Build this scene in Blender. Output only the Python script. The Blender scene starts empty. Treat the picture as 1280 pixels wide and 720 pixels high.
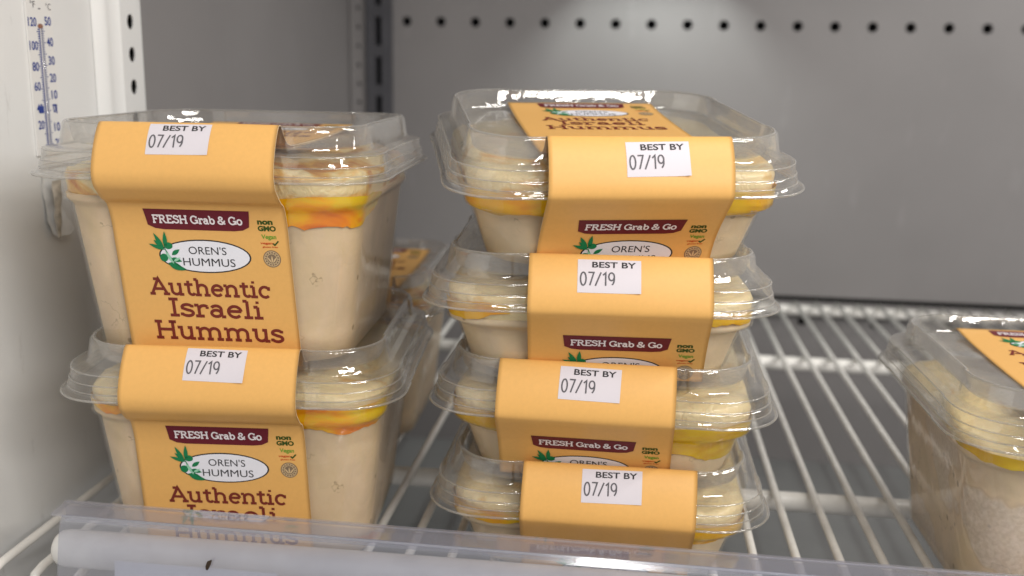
import bpy, bmesh, math, random
from mathutils import Vector, Matrix, noise

S = 0.001                      # everything below is laid out in millimetres
R = math.radians
sc = bpy.context.scene
col = sc.collection
random.seed(7)

# ------------------------------------------------------------------ camera
def cam_axes(pitch, yaw, roll):
    fwd = Vector((-math.sin(yaw)*math.cos(pitch), math.cos(yaw)*math.cos(pitch), -math.sin(pitch)))
    right = Vector((math.cos(yaw), math.sin(yaw), 0)); up = right.cross(fwd)
    r2 = right*math.cos(roll) + up*math.sin(roll); u2 = -right*math.sin(roll) + up*math.cos(roll)
    return r2, u2, fwd
cam_d = bpy.data.cameras.new('camera'); cam = bpy.data.objects.new('camera', cam_d); col.objects.link(cam)
cr, cu, cf = cam_axes(R(12.433), R(6.844), R(1.044))
cam.matrix_world = Matrix(((cr.x, cu.x, -cf.x, 0), (cr.y, cu.y, -cf.y, 0), (cr.z, cu.z, -cf.z, 0.180), (0, 0, 0, 1)))
cam_d.sensor_width = 36; cam_d.lens = 1255.75/1280*36
cam_d.clip_start = 0.01; cam_d.clip_end = 30
cam_d.dof.use_dof = True; cam_d.dof.focus_distance = 0.335; cam_d.dof.aperture_fstop = 9
sc.camera = cam

# ------------------------------------------------------------------ world and lamps
w = bpy.data.worlds.new('World'); sc.world = w; w.use_nodes = True
bg = w.node_tree.nodes['Background']; bg.inputs[0].default_value = (1.0, 0.985, 0.975, 1); bg.inputs[1].default_value = 0.36
def area(name, loc, target, sx, sy, power, color, spread=180):
    d = bpy.data.lights.new(name, 'AREA'); d.shape = 'RECTANGLE'; d.size = sx; d.size_y = sy
    d.energy = power; d.color = color; d.spread = R(spread)
    o = bpy.data.objects.new(name, d); col.objects.link(o); o.location = loc
    o.rotation_euler = (Vector(target)-Vector(loc)).to_track_quat('-Z', 'Y').to_euler()
    return o
area('store_ceiling_lamp', (0.98, -0.70, 0.80), (-0.05, 0.4, 0.1), 1.1, 0.10, 14.5, (1.0, 0.96, 0.91))
area('cooler_front_lamp', (0.28, 0.27, 0.43), (0.12, 0.42, 0.0), 0.9, 0.02, 2.2, (1.0, 0.97, 0.93))
sp = bpy.data.lights.new('cooler_rear_lamp', 'SPOT'); sp.energy = 1.2; sp.spot_size = R(110); sp.spot_blend = 0.2
sp.shadow_soft_size = 0.005; sp.color = (0.93, 1.0, 0.95)
so = bpy.data.objects.new('cooler_rear_lamp', sp); col.objects.link(so); so.location = (0.009, 0.780, 0.300)

sc.render.engine = 'CYCLES'
sc.view_settings.view_transform = 'Standard'; sc.view_settings.look = 'None'; sc.view_settings.gamma = 1
sc.view_settings.exposure = 0.0
cy = sc.cycles
cy.max_bounces = 14; cy.transparent_max_bounces = 48; cy.transmission_bounces = 10; cy.glossy_bounces = 5; cy.diffuse_bounces = 4
cy.caustics_reflective = False; cy.caustics_refractive = False; cy.sample_clamp_indirect = 4.0
cy.use_denoising = True

# ------------------------------------------------------------------ materials
def mat(name):
    m = bpy.data.materials.new(name); m.use_nodes = True
    nt = m.node_tree; b = nt.nodes['Principled BSDF']
    return m, nt, b
def N(nt, t, **kw):
    n = nt.nodes.new(t)
    for k, v in kw.items():
        if k in n.inputs.keys(): n.inputs[k].default_value = v
        else: setattr(n, k, v)
    return n
def L(nt, a, b): nt.links.new(a, b)
def ramp(nt, src, stops):
    r = nt.nodes.new('ShaderNodeValToRGB'); el = r.color_ramp.elements
    while len(el) < len(stops): el.new(0.5)
    for e, (p, c) in zip(el, stops): e.position = p; e.color = (*c, 1) if len(c) == 3 else c
    L(nt, src, r.inputs[0]); return r
def objco(nt, scale=1.0, vec=(1, 1, 1)):
    tc = N(nt, 'ShaderNodeTexCoord'); mp = N(nt, 'ShaderNodeMapping')
    mp.inputs['Scale'].default_value = tuple(scale*v for v in vec); L(nt, tc.outputs['Object'], mp.inputs[0]); return mp.outputs[0]
def simple(name, c, rough=0.5, spec=0.5, metallic=0.0, bump=None, vary=0.0, vscale=60, coat=0):
    m, nt, b = mat(name)
    b.inputs['Base Color'].default_value = (*c, 1); b.inputs['Roughness'].default_value = rough
    b.inputs['Specular IOR Level'].default_value = spec; b.inputs['Metallic'].default_value = metallic
    b.inputs['Coat Weight'].default_value = coat
    if vary:
        n = N(nt, 'ShaderNodeTexNoise', Scale=vscale, Detail=5.0); L(nt, objco(nt), n.inputs['Vector'])
        r = ramp(nt, n.outputs['Fac'], [(0.3, tuple(x*(1-vary) for x in c)), (0.7, tuple(min(1, x*(1+vary)) for x in c))])
        L(nt, r.outputs[0], b.inputs['Base Color'])
    if bump:
        n2 = N(nt, 'ShaderNodeTexNoise', Scale=bump[0], Detail=4.0); L(nt, objco(nt), n2.inputs['Vector'])
        bp = N(nt, 'ShaderNodeBump', Strength=bump[1], Distance=bump[2]); L(nt, n2.outputs['Fac'], bp.inputs['Height']); L(nt, bp.outputs[0], b.inputs['Normal'])
    return m

def clear_plastic(name, tint, fog=0.03, fog_noise=0.0, rough=0.04, wob=0.10, fogcol=(0.8, 0.8, 0.8), edge=0.35, wobscale=160, refl=0.075, rim_fog=0.30, graze=0.75):
    """Thin moulded sheet: what lies behind is seen straight through, Fresnel gloss on top, a trace of haze."""
    m, nt, b = mat(name)
    out = nt.nodes['Material Output']; nt.nodes.remove(b)
    tr = N(nt, 'ShaderNodeBsdfTransparent'); lw = N(nt, 'ShaderNodeLayerWeight', Blend=0.25)
    rt = ramp(nt, lw.outputs['Facing'], [(0.0, tint), (0.45, tuple(t*0.97 for t in tint)), (0.8, tuple(t*(1-edge*0.45) for t in tint)), (1.0, tuple(t*(1-edge) for t in tint))])
    L(nt, rt.outputs[0], tr.inputs[0])
    gl = N(nt, 'ShaderNodeBsdfGlossy', Roughness=rough); gl.inputs[0].default_value = (1, 1, 1, 1)
    n = N(nt, 'ShaderNodeTexNoise', Scale=wobscale, Detail=2.0); L(nt, objco(nt), n.inputs['Vector'])
    bp = N(nt, 'ShaderNodeBump', Strength=wob, Distance=0.0012); L(nt, n.outputs['Fac'], bp.inputs['Height'])
    L(nt, bp.outputs[0], gl.inputs['Normal'])
    fa = N(nt, 'ShaderNodeLayerWeight', Blend=0.5); L(nt, bp.outputs[0], fa.inputs['Normal'])
    pw = N(nt, 'ShaderNodeMath', operation='POWER'); pw.inputs[1].default_value = 4.0; L(nt, fa.outputs['Facing'], pw.inputs[0])
    mul = N(nt, 'ShaderNodeMath', operation='MULTIPLY_ADD'); mul.inputs[1].default_value = graze; mul.inputs[2].default_value = refl; mul.use_clamp = True; L(nt, pw.outputs[0], mul.inputs[0])
    mx = N(nt, 'ShaderNodeMixShader'); L(nt, mul.outputs[0], mx.inputs[0]); L(nt, tr.outputs[0], mx.inputs[1]); L(nt, gl.outputs[0], mx.inputs[2])
    df = N(nt, 'ShaderNodeBsdfDiffuse'); df.inputs[0].default_value = (*fogcol, 1)
    tl = N(nt, 'ShaderNodeBsdfTranslucent'); tl.inputs[0].default_value = (*fogcol, 1)
    md = N(nt, 'ShaderNodeMixShader'); md.inputs[0].default_value = 0.5; L(nt, df.outputs[0], md.inputs[1]); L(nt, tl.outputs[0], md.inputs[2])
    mf = N(nt, 'ShaderNodeMixShader'); L(nt, mx.outputs[0], mf.inputs[1]); L(nt, md.outputs[0], mf.inputs[2])
    if fog_noise:
        big = N(nt, 'ShaderNodeTexNoise', Scale=38.0, Detail=3.0); L(nt, objco(nt), big.inputs['Vector'])
        fine = N(nt, 'ShaderNodeTexNoise', Scale=1500.0, Detail=1.0); L(nt, objco(nt), fine.inputs['Vector'])
        r1 = ramp(nt, big.outputs['Fac'], [(0.45, (0, 0, 0)), (0.62, (1, 1, 1))])
        r2 = ramp(nt, fine.outputs['Fac'], [(0.35, (0.35,)*3), (0.65, (1, 1, 1))])
        mm = N(nt, 'ShaderNodeMath', operation='MULTIPLY'); L(nt, r1.outputs[0], mm.inputs[0]); L(nt, r2.outputs[0], mm.inputs[1])
        m2 = N(nt, 'ShaderNodeMath', operation='MULTIPLY_ADD'); L(nt, mm.outputs[0], m2.inputs[0]); m2.inputs[1].default_value = fog_noise; m2.inputs[2].default_value = fog
        base_fog = m2.outputs[0]
    else:
        vf = N(nt, 'ShaderNodeValue'); vf.outputs[0].default_value = fog; base_fog = vf.outputs[0]
    p3 = N(nt, 'ShaderNodeMath', operation='POWER'); p3.inputs[1].default_value = 2.6; L(nt, fa.outputs['Facing'], p3.inputs[0])
    ad = N(nt, 'ShaderNodeMath', operation='MULTIPLY_ADD'); ad.inputs[1].default_value = rim_fog; ad.use_clamp = True
    L(nt, p3.outputs[0], ad.inputs[0]); L(nt, base_fog, ad.inputs[2]); L(nt, ad.outputs[0], mf.inputs[0])
    L(nt, mf.outputs[0], out.inputs['Surface'])
    return m

M = {}
M['lid'] = clear_plastic('clear_lid_plastic', (0.985, 0.98, 0.97), fog=0.012, fog_noise=0.09, rim_fog=0.13, refl=0.06, rough=0.04, wob=0.12, edge=0.35, wobscale=260)
M['tub'] = clear_plastic('clear_tub_plastic', (0.992, 0.99, 0.982), fog=0.006, fog_noise=0.03, rim_fog=0.03, graze=0.40, wob=0.06, refl=0.045, edge=0.12)
M['bead'] = clear_plastic('edge_highlight_plastic', (0.90, 0.895, 0.88), fog=0.16, rim_fog=0.25, refl=0.12, rough=0.06, wob=0.05, fogcol=(0.86, 0.85, 0.83), edge=0.4)  # whiter haze paints light lines along the moulded lid edges
M['rail_lip'] = clear_plastic('glossy_rail_lip', (0.90, 0.90, 0.94), fog=0.16, rim_fog=0.10, rough=0.07, wob=0.04, fogcol=(0.70, 0.70, 0.76), wobscale=40, refl=0.20)
M['rail_edge_highlight'] = clear_plastic('rail_edge_highlight', (0.85, 0.85, 0.9), fog=0.45, rim_fog=0.1, rough=0.1, wob=0.04, fogcol=(0.86, 0.86, 0.9), refl=0.10)  # whiter plastic paints bright highlight lines along the rail edges
M['rail'] = clear_plastic('clear_rail_plastic', (0.90, 0.91, 0.95), fog=0.17, rim_fog=0.08, rough=0.12, wob=0.06, fogcol=(0.66, 0.67, 0.73), wobscale=60)
M['white_wall'] = simple('white_cooler_wall', (0.73, 0.73, 0.72), 0.35, 0.4, bump=(25, 0.05, 0.002), vary=0.05, vscale=14)
M['grey_wall'] = simple('grey_metal_wall', (0.235, 0.224, 0.224), 0.45, 0.45, bump=(18, 0.05, 0.002), vary=0.10, vscale=6)
for key in ('white_wall', 'grey_wall'):
    nt_ = M[key].node_tree; b_ = nt_.nodes['Principled BSDF']; src = b_.inputs['Base Color'].links[0].from_socket
    n_ = N(nt_, 'ShaderNodeTexNoise', Scale=55.0, Detail=8.0, Roughness=0.7); L(nt_, objco(nt_, 1, (1, 1, 0.25)), n_.inputs['Vector'])
    r_ = ramp(nt_, n_.outputs['Fac'], [(0.60, (0, 0, 0)), (0.72, (0.35,)*3)])
    x_ = N(nt_, 'ShaderNodeMixRGB'); L(nt_, r_.outputs[0], x_.inputs[0]); L(nt_, src, x_.inputs[1]); x_.inputs[2].default_value = (0.20, 0.17, 0.14, 1) if key == 'white_wall' else (0.33, 0.32, 0.32, 1)
    L(nt_, x_.outputs[0], b_.inputs['Base Color'])
M['dark_metal'] = simple('dark_slotted_metal', (0.075, 0.075, 0.085), 0.5, 0.4, vary=0.1)
M['black'] = simple('hole_shade_black', (0.008, 0.008, 0.009), 0.9, 0.1)  # near-black that stands in for the shade inside holes and slots
M['floor'] = simple('cooler_floor_metal', (0.20, 0.20, 0.20), 0.5, 0.4, vary=0.18, vscale=9, bump=(30, 0.1, 0.002))
M['wire'] = simple('white_coated_wire', (0.80, 0.78, 0.74), 0.25, 0.5, vary=0.09, vscale=90)
M['sleeve'] = simple('orange_yellow_card', (0.745, 0.415, 0.125), 0.42, 0.35, bump=(45, 0.06, 0.001), vary=0.022, vscale=700)
M['card_core'] = simple('pale_card_edge', (0.70, 0.55, 0.36), 0.8, 0.2)
M['sticker'] = simple('white_sticker_paper', (0.64, 0.60, 0.64), 0.55, 0.3)
M['paper'] = simple('white_paper', (0.72, 0.72, 0.74), 0.7, 0.2)
M['old_paper'] = simple('stained_torn_paper', (0.50, 0.46, 0.40), 0.8, 0.2, vary=0.35, vscale=220)
M['ink_black'] = simple('black_ink', (0.035, 0.033, 0.035), 0.6, 0.2)
M['ink_grey'] = simple('grey_ink', (0.11, 0.105, 0.115), 0.6, 0.2)
M['ink_maroon'] = simple('maroon_ink', (0.13, 0.012, 0.022), 0.5, 0.25)
M['ink_brown'] = simple('brown_red_ink', (0.17, 0.025, 0.018), 0.5, 0.25)
M['ink_white'] = simple('white_ink', (0.78, 0.72, 0.74), 0.5, 0.25)
M['ink_oval'] = simple('pale_oval_ink', (0.78, 0.78, 0.84), 0.45, 0.3)
M['ink_darkgreen'] = simple('dark_green_ink', (0.035, 0.075, 0.012), 0.5, 0.2)
M['ink_green'] = simple('leaf_green_ink', (0.012, 0.19, 0.07), 0.5, 0.2)
M['ink_lime'] = simple('lime_green_ink', (0.12, 0.32, 0.03), 0.5, 0.2)
M['ink_mint'] = simple('mint_green_ink', (0.30, 0.60, 0.42), 0.5, 0.2)
M['ink_red'] = simple('orange_red_ink', (0.55, 0.06, 0.015), 0.5, 0.2)
M['ink_taupe'] = simple('taupe_ink', (0.22, 0.155, 0.10), 0.5, 0.2)
M['ink_sand'] = simple('sand_ink', (0.62, 0.45, 0.25), 0.5, 0.2)
M['ink_blue'] = simple('blue_ink', (0.035, 0.06, 0.26), 0.5, 0.2)
M['thermo'] = simple('white_thermometer_strip', (0.74, 0.73, 0.71), 0.3, 0.4)
M['stain'] = simple('rust_stain', (0.30, 0.14, 0.09), 0.8, 0.1)
M['debris'] = simple('dark_crumb', (0.05, 0.035, 0.025), 0.9, 0.1)

def hummus_mat(name, base, smear=0.0, cracks=True, yellow=0.12):
    m, nt, b = mat(name); co = objco(nt)
    n = N(nt, 'ShaderNodeTexNoise', Scale=34.0, Detail=7.0, Distortion=0.4); L(nt, co, n.inputs['Vector'])
    r = ramp(nt, n.outputs['Fac'], [(0.33, tuple(c*0.80 for c in base)), (0.47, base), (0.55, base), (0.67, tuple(min(1, c*1.13) for c in base))])
    cur = r.outputs[0]
    if yellow:
        n5 = N(nt, 'ShaderNodeTexNoise', Scale=33.0, Detail=3.0, Distortion=1.2); L(nt, objco(nt, 1, (1.3, 1.3, 0.6)), n5.inputs['Vector'])
        r5 = ramp(nt, n5.outputs['Fac'], [(0.5, (0, 0, 0)), (0.68, (1, 1, 1))])
        f5 = N(nt, 'ShaderNodeMath', operation='MULTIPLY'); f5.inputs[1].default_value = yellow*2; L(nt, r5.outputs[0], f5.inputs[0])
        mx5 = N(nt, 'ShaderNodeMixRGB'); L(nt, f5.outputs[0], mx5.inputs[0]); L(nt, cur, mx5.inputs[1]); mx5.inputs[2].default_value = (base[0]*0.93, base[1]*0.95, base[2]*0.62, 1); cur = mx5.outputs[0]
    if cracks:
        v = N(nt, 'ShaderNodeTexNoise', Scale=30.0, Detail=5.0, Roughness=0.65); L(nt, co, v.inputs['Vector'])
        thin = ramp(nt, v.outputs['Fac'], [(0.495, (0, 0, 0)), (0.5, (1, 1, 1)), (0.505, (0, 0, 0))])
        gate = N(nt, 'ShaderNodeTexNoise', Scale=45.0, Detail=2.0); L(nt, objco(nt, 1.0, (1, 1, 1.3)), gate.inputs['Vector'])
        rg = ramp(nt, gate.outputs['Fac'], [(0.55, (0, 0, 0)), (0.60, (1, 1, 1))])
        mm = N(nt, 'ShaderNodeMath', operation='MULTIPLY'); L(nt, thin.outputs[0], mm.inputs[0]); L(nt, rg.outputs[0], mm.inputs[1])
        vo = N(nt, 'ShaderNodeTexVoronoi', Scale=95.0); L(nt, co, vo.inputs['Vector'])
        dot = ramp(nt, vo.outputs['Distance'], [(0.085, (1, 1, 1)), (0.12, (0, 0, 0))])
        mx2 = N(nt, 'ShaderNodeMath', operation='MAXIMUM'); L(nt, mm.outputs[0], mx2.inputs[0]); L(nt, dot.outputs[0], mx2.inputs[1])
        sc2 = N(nt, 'ShaderNodeMath', operation='MULTIPLY'); sc2.inputs[1].default_value = 0.75; L(nt, mx2.outputs[0], sc2.inputs[0])
        mx = N(nt, 'ShaderNodeMixRGB'); L(nt, sc2.outputs[0], mx.inputs[0]); L(nt, cur, mx.inputs[1]); mx.inputs[2].default_value = (base[0]*0.4, base[1]*0.36, base[2]*0.3, 1); cur = mx.outputs[0]
    if smear:
        n3 = N(nt, 'ShaderNodeTexNoise', Scale=24.0, Detail=3.0, Distortion=0.1); L(nt, objco(nt, 1, (1, 1, 1)), n3.inputs['Vector'])
        r3 = ramp(nt, n3.outputs['Fac'], [(0.455, (0, 0, 0)), (0.475, (1, 1, 1))])
        n4 = N(nt, 'ShaderNodeTexNoise', Scale=700.0, Detail=2.0); L(nt, co, n4.inputs['Vector'])
        r4 = ramp(nt, n4.outputs['Fac'], [(0.35, (0.52, 0.46, 0.43)), (0.65, (0.74, 0.68, 0.66))])
        fc = N(nt, 'ShaderNodeMath', operation='MULTIPLY'); fc.inputs[1].default_value = smear; L(nt, r3.outputs[0], fc.inputs[0])
        mx3 = N(nt, 'ShaderNodeMixRGB'); L(nt, fc.outputs[0], mx3.inputs[0]); L(nt, cur, mx3.inputs[1]); L(nt, r4.outputs[0], mx3.inputs[2]); cur = mx3.outputs[0]
        edge = ramp(nt, n3.outputs['Fac'], [(0.447, (0, 0, 0)), (0.459, (1, 1, 1)), (0.47, (0, 0, 0))])
        fe = N(nt, 'ShaderNodeMath', operation='MULTIPLY'); fe.inputs[1].default_value = 0.28; L(nt, edge.outputs[0], fe.inputs[0])
        mx4 = N(nt, 'ShaderNodeMixRGB'); L(nt, fe.outputs[0], mx4.inputs[0]); L(nt, cur, mx4.inputs[1]); mx4.inputs[2].default_value = (base[0]*0.6, base[1]*0.52, base[2]*0.45, 1); cur = mx4.outputs[0]
    L(nt, cur, b.inputs['Base Color'])
    b.inputs['Roughness'].default_value = 0.5; b.inputs['Specular IOR Level'].default_value = 0.3
    b.inputs['Subsurface Weight'].default_value = 0.25; b.inputs['Subsurface Radius'].default_value = (1.0, 0.6, 0.35); b.inputs['Subsurface Scale'].default_value = 0.002
    n6 = N(nt, 'ShaderNodeTexNoise', Scale=140.0, Detail=5.0); L(nt, co, n6.inputs['Vector'])
    bp = N(nt, 'ShaderNodeBump', Strength=0.25, Distance=0.0015); L(nt, n6.outputs['Fac'], bp.inputs['Height']); L(nt, bp.outputs[0], b.inputs['Normal'])
    return m
M['hummus'] = hummus_mat('hummus', (0.66, 0.50, 0.33))
M['hummus_pale'] = hummus_mat('hummus_pale', (0.72, 0.57, 0.385), cracks=True, yellow=0.05)
M['hummus_smeared'] = hummus_mat('hummus_with_air_pockets', (0.72, 0.57, 0.41), smear=0.45)

def swirl_mat(name, paprika):
    m, nt, b = mat(name)
    n = N(nt, 'ShaderNodeTexNoise', Scale=42.0, Detail=4.0, Distortion=0.9); L(nt, objco(nt, 1, (1, 1, 2.2)), n.inputs['Vector'])
    r = ramp(nt, n.outputs['Fac'], [(0.0, (0.80, 0.63, 0.33)), (0.60-paprika, (0.82, 0.67, 0.38)), (0.68-paprika, (0.74, 0.44, 0.12)), (0.76-paprika, (0.55, 0.20, 0.04)), (0.88-paprika, (0.66, 0.45, 0.2))])
    n2 = N(nt, 'ShaderNodeTexNoise', Scale=240.0, Detail=5.0, Distortion=0.8); L(nt, objco(nt), n2.inputs['Vector'])
    bp = N(nt, 'ShaderNodeBump', Strength=0.5, Distance=0.002); L(nt, n2.outputs['Fac'], bp.inputs['Height']); L(nt, bp.outputs[0], b.inputs['Normal'])
    L(nt, r.outputs[0], b.inputs['Base Color']); b.inputs['Roughness'].default_value = 0.32; b.inputs['Coat Weight'].default_value = 0.3
    b.inputs['Subsurface Weight'].default_value = 0.2; b.inputs['Subsurface Radius'].default_value = (1, .6, .3); b.inputs['Subsurface Scale'].default_value = 0.002
    return m
M['swirl'] = swirl_mat('creamy_swirl', -0.02)
M['swirl_light_paprika'] = swirl_mat('creamy_swirl_with_a_little_paprika', 0.05)
M['swirl_paprika'] = swirl_mat('creamy_swirl_with_paprika', 0.13)
def oil_mat(name, stops, scale=48):
    m, nt, b = mat(name)
    n = N(nt, 'ShaderNodeTexNoise', Scale=scale, Detail=4.0, Distortion=0.5); L(nt, objco(nt, 1, (1, 1, 2.0)), n.inputs['Vector'])
    r = ramp(nt, n.outputs['Fac'], stops); L(nt, r.outputs[0], b.inputs['Base Color'])
    b.inputs['Roughness'].default_value = 0.22; b.inputs['Coat Weight'].default_value = 0.4
    b.inputs['Subsurface Weight'].default_value = 0.3; b.inputs['Subsurface Radius'].default_value = (1, .6, .1); b.inputs['Subsurface Scale'].default_value = 0.003
    return m
M['oil_yellow'] = oil_mat('golden_oil', [(0.3, (0.82, 0.34, 0.003)), (0.5, (0.88, 0.52, 0.004)), (0.7, (0.90, 0.62, 0.01))])
M['oil_orange'] = oil_mat('paprika_oil', [(0.36, (0.78, 0.52, 0.012)), (0.47, (0.86, 0.42, 0.004)), (0.56, (0.80, 0.24, 0.003)), (0.66, (0.58, 0.10, 0.003))])
M['oil_olive'] = oil_mat('olive_oil', [(0.35, (0.66, 0.34, 0.006)), (0.5, (0.72, 0.46, 0.008)), (0.68, (0.78, 0.54, 0.02))])

# ------------------------------------------------------------------ mesh helpers
def link(name, me, m=None, parent=None):
    if m is not None and not me.materials: me.materials.append(m)
    o = bpy.data.objects.new(name, me); col.objects.link(o)
    if parent is not None: o.parent = parent
    return o
def mesh(name, V, F, smooth=False, scale=S):
    me = bpy.data.meshes.new(name); me.from_pydata([(v[0]*scale, v[1]*scale, v[2]*scale) for v in V], [], F); me.update()
    if smooth: me.shade_smooth()
    return me
def tag(o, label=None, cat=None, group=None, kind=None):
    for k, v in (('label', label), ('category', cat), ('group', group), ('kind', kind)):
        if v: o[k] = v
    return o
def empty(name, loc, rot=(0, 0, 0)):
    o = bpy.data.objects.new(name, None); o.empty_display_size = 0.02; col.objects.link(o)
    o.location = Vector(loc)*S; o.rotation_euler = rot; return o
def box(V, F, x0, x1, y0, y1, z0, z1):
    b = len(V)
    V += [(x0,y0,z0),(x1,y0,z0),(x1,y1,z0),(x0,y1,z0),(x0,y0,z1),(x1,y0,z1),(x1,y1,z1),(x0,y1,z1)]
    F += [tuple(b+i for i in f) for f in ((0,3,2,1),(4,5,6,7),(0,1,5,4),(1,2,6,5),(2,3,7,6),(3,0,4,7))]
def tube(pts, r, n=10, caps=True):
    V, F = [], []
    P = [Vector(p) for p in pts]
    for i, p in enumerate(P):
        t = (P[min(i+1, len(P)-1)]-P[max(i-1, 0)]).normalized()
        a = t.cross(Vector((0, 0, 1)));  a = a if a.length > 1e-3 else t.cross(Vector((1, 0, 0))); a.normalize(); b = t.cross(a)
        for k in range(n):
            th = 2*math.pi*k/n; V.append(p + a*(r*math.cos(th)) + b*(r*math.sin(th)))
    for i in range(len(P)-1):
        for k in range(n): F.append((i*n+k, i*n+(k+1) % n, (i+1)*n+(k+1) % n, (i+1)*n+k))
    if caps: F.append(tuple(range(n-1, -1, -1))); F.append(tuple((len(P)-1)*n+k for k in range(n)))
    return V, F
def rsq(a, r, n=9, notch=0.0, flat=30.0):
    """Rounded square outline (half size a). notch insets the middle of each side, leaving the corners proud."""
    P = []; flat = min(flat, (a-r)*0.9-0.9)
    for q in range(4):
        t0 = q*90; cx, cy_ = [(1, 1), (-1, 1), (-1, -1), (1, -1)][q]; cx *= a-r; cy_ *= a-r
        for k in range(n+1):
            t = R(t0+90*k/n); P.append((cx+r*math.cos(t), cy_+r*math.sin(t)))
        ex, ey = [(0, 1), (-1, 0), (0, -1), (1, 0)][q]       # outward normal of the side that follows
        tx, ty = [(-1, 0), (0, -1), (1, 0), (0, 1)][q]
        for s_, d in ((-flat-0.9, 0), (-flat, notch), (-flat/2, notch), (0, notch), (flat/2, notch), (flat, notch), (flat+0.9, 0)):
            P.append((ex*(a-d)+tx*s_, ey*(a-d)+ty*s_))
    return P
def loft(rings, closed_bottom=False, closed_top=False):
    V, F = [], []; n = len(rings[0])
    for rg in rings: V += rg
    for i in range(len(rings)-1):
        for k in range(n): F.append((i*n+k, i*n+(k+1) % n, (i+1)*n+(k+1) % n, (i+1)*n+k))
    if closed_bottom: F.append(tuple(range(n-1, -1, -1)))
    if closed_top: F.append(tuple((len(rings)-1)*n+k for k in range(n)))
    return V, F

# ------------------------------------------------------------------ lettering
def arc(cx, cy_, rx, ry, a0, a1, n=10):
    return [(cx+rx*math.cos(R(a0+(a1-a0)*i/n)), cy_+ry*math.sin(R(a0+(a1-a0)*i/n))) for i in range(n+1)]
SCURVE = arc(.27, .52, .2, .17, 25, 200, 8) + arc(.27, .17, .22, .18, 85, -160, 10)
def small_arch(x0, x1):
    return [(x0, .40)] + arc((x0+x1)/2, .42, (x1-x0)/2, .25, 180, 0, 8) + [(x1, 0)]
SLAB = {   # monoline slab-serif letters: (advance, strokes)
 'A': (.90, [[(.05,0),(.42,1),(.80,0)], [(.2,.33),(.66,.33)], [(-.06,0),(.21,0)], [(.62,0),(.93,0)], [(.18,.98),(.45,.98)]]),
 'I': (.44, [[(.2,0),(.2,1)], [(.02,0),(.38,0)], [(.02,1),(.38,1)]]),
 'H': (.98, [[(.17,0),(.17,1)], [(.78,0),(.78,1)], [(.17,.52),(.78,.52)]] + [[(x-.16,y),(x+.16,y)] for x in (.17,.78) for y in (0,1)]),
 'F': (.76, [[(.17,0),(.17,1)], [(.02,1),(.66,1),(.66,.76)], [(.17,.52),(.5,.52)], [(.02,0),(.36,0)], [(.5,.42),(.5,.62)]]),
 'R': (.92, [[(.17,0),(.17,1)], [(.02,1),(.45,1)]+arc(.45,.76,.22,.24,90,-90,8)+[(.17,.52)], [(.44,.52),(.74,0),(.92,0)], [(.02,0),(.36,0)]]),
 'E': (.80, [[(.17,0),(.17,1)], [(.02,1),(.68,1),(.68,.78)], [(.17,.52),(.5,.52)], [(.02,0),(.70,0),(.70,.24)], [(.5,.42),(.5,.62)]]),
 'S': (.72, [arc(.34,.76,.25,.24,20,200,8)+arc(.34,.27,.28,.26,90,-160,10), [(.60,.74),(.60,1)], [(.07,.02),(.07,.28)]]),
 'G': (.96, [arc(.46,.5,.39,.5,50,350,16), [(.54,.42),(.92,.42)], [(.84,.42),(.84,0)], [(.74,.72),(.74,1)]]),
 '&': (.92, [[(.86,.42),(.72,.42)], [(.8,.42)]+arc(.36,.26,.32,.26,-10,-200,10)+[(.45,.62)]+arc(.36,.78,.19,.2,-40,230,10)+[(.5,.3),(.84,0)]]),
 'a': (.66, [arc(.26,.2,.19,.2,0,360,14), [(.46,0),(.46,.46)]+arc(.27,.47,.19,.2,0,160,8), [(.46,0),(.62,0)]]),
 'b': (.72, [[(.14,0),(.14,1.02)], [(0,1.02),(.14,1.02)], arc(.38,.33,.24,.34,0,360,16)]),
 'c': (.62, [arc(.33,.33,.25,.34,50,315,14), [(.53,.44),(.53,.68)]]),
 'e': (.66, [arc(.33,.33,.25,.34,5,318,16), [(.08,.36),(.58,.36)]]),
 'h': (.80, [[(.16,0),(.16,1.02)], [(0,1.02),(.16,1.02)], [(.02,0),(.32,0)], small_arch(.16,.60), [(.46,0),(.76,0)]]),
 'i': (.40, [[(.18,0),(.18,.67)], [(.02,.67),(.18,.67)], [(.02,0),(.36,0)], [(.18,.88),(.18,1.03)]]),
 'l': (.40, [[(.18,0),(.18,1.02)], [(.02,1.02),(.18,1.02)], [(.02,0),(.36,0)]]),
 'm': (1.22, [[(.16,0),(.16,.67)], [(0,.67),(.16,.67)], [(.02,0),(.31,0)], small_arch(.16,.58), [(.45,0),(.72,0)], small_arch(.58,1.0), [(.88,0),(1.16,0)]]),
 'n': (.80, [[(.16,0),(.16,.67)], [(0,.67),(.16,.67)], [(.02,0),(.32,0)], small_arch(.16,.60), [(.46,0),(.76,0)]]),
 'o': (.68, [arc(.33,.33,.26,.34,0,360,18)]),
 'r': (.58, [[(.17,0),(.17,.67)], [(0,.67),(.17,.67)], [(.02,0),(.36,0)], [(.17,.36)]+arc(.38,.4,.21,.26,170,50,6), [(.5,.6),(.5,.46)]]),
 's': (.56, [SCURVE, [(.47,.52),(.47,.68)], [(.05,.0),(.05,.18)]]),
 't': (.50, [[(.2,.92),(.2,.2)]+arc(.36,.2,.16,.2,180,300,6)+[(.48,.12)], [(0,.67),(.42,.67)]]),
 'u': (.80, [[(0,.67),(.16,.67),(.16,.26)]+arc(.37,.26,.21,.26,180,360,8)+[(.58,.26)], [(.44,.67),(.58,.67),(.58,0),(.74,0)]]),
 ' ': (.34, []),
}
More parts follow.
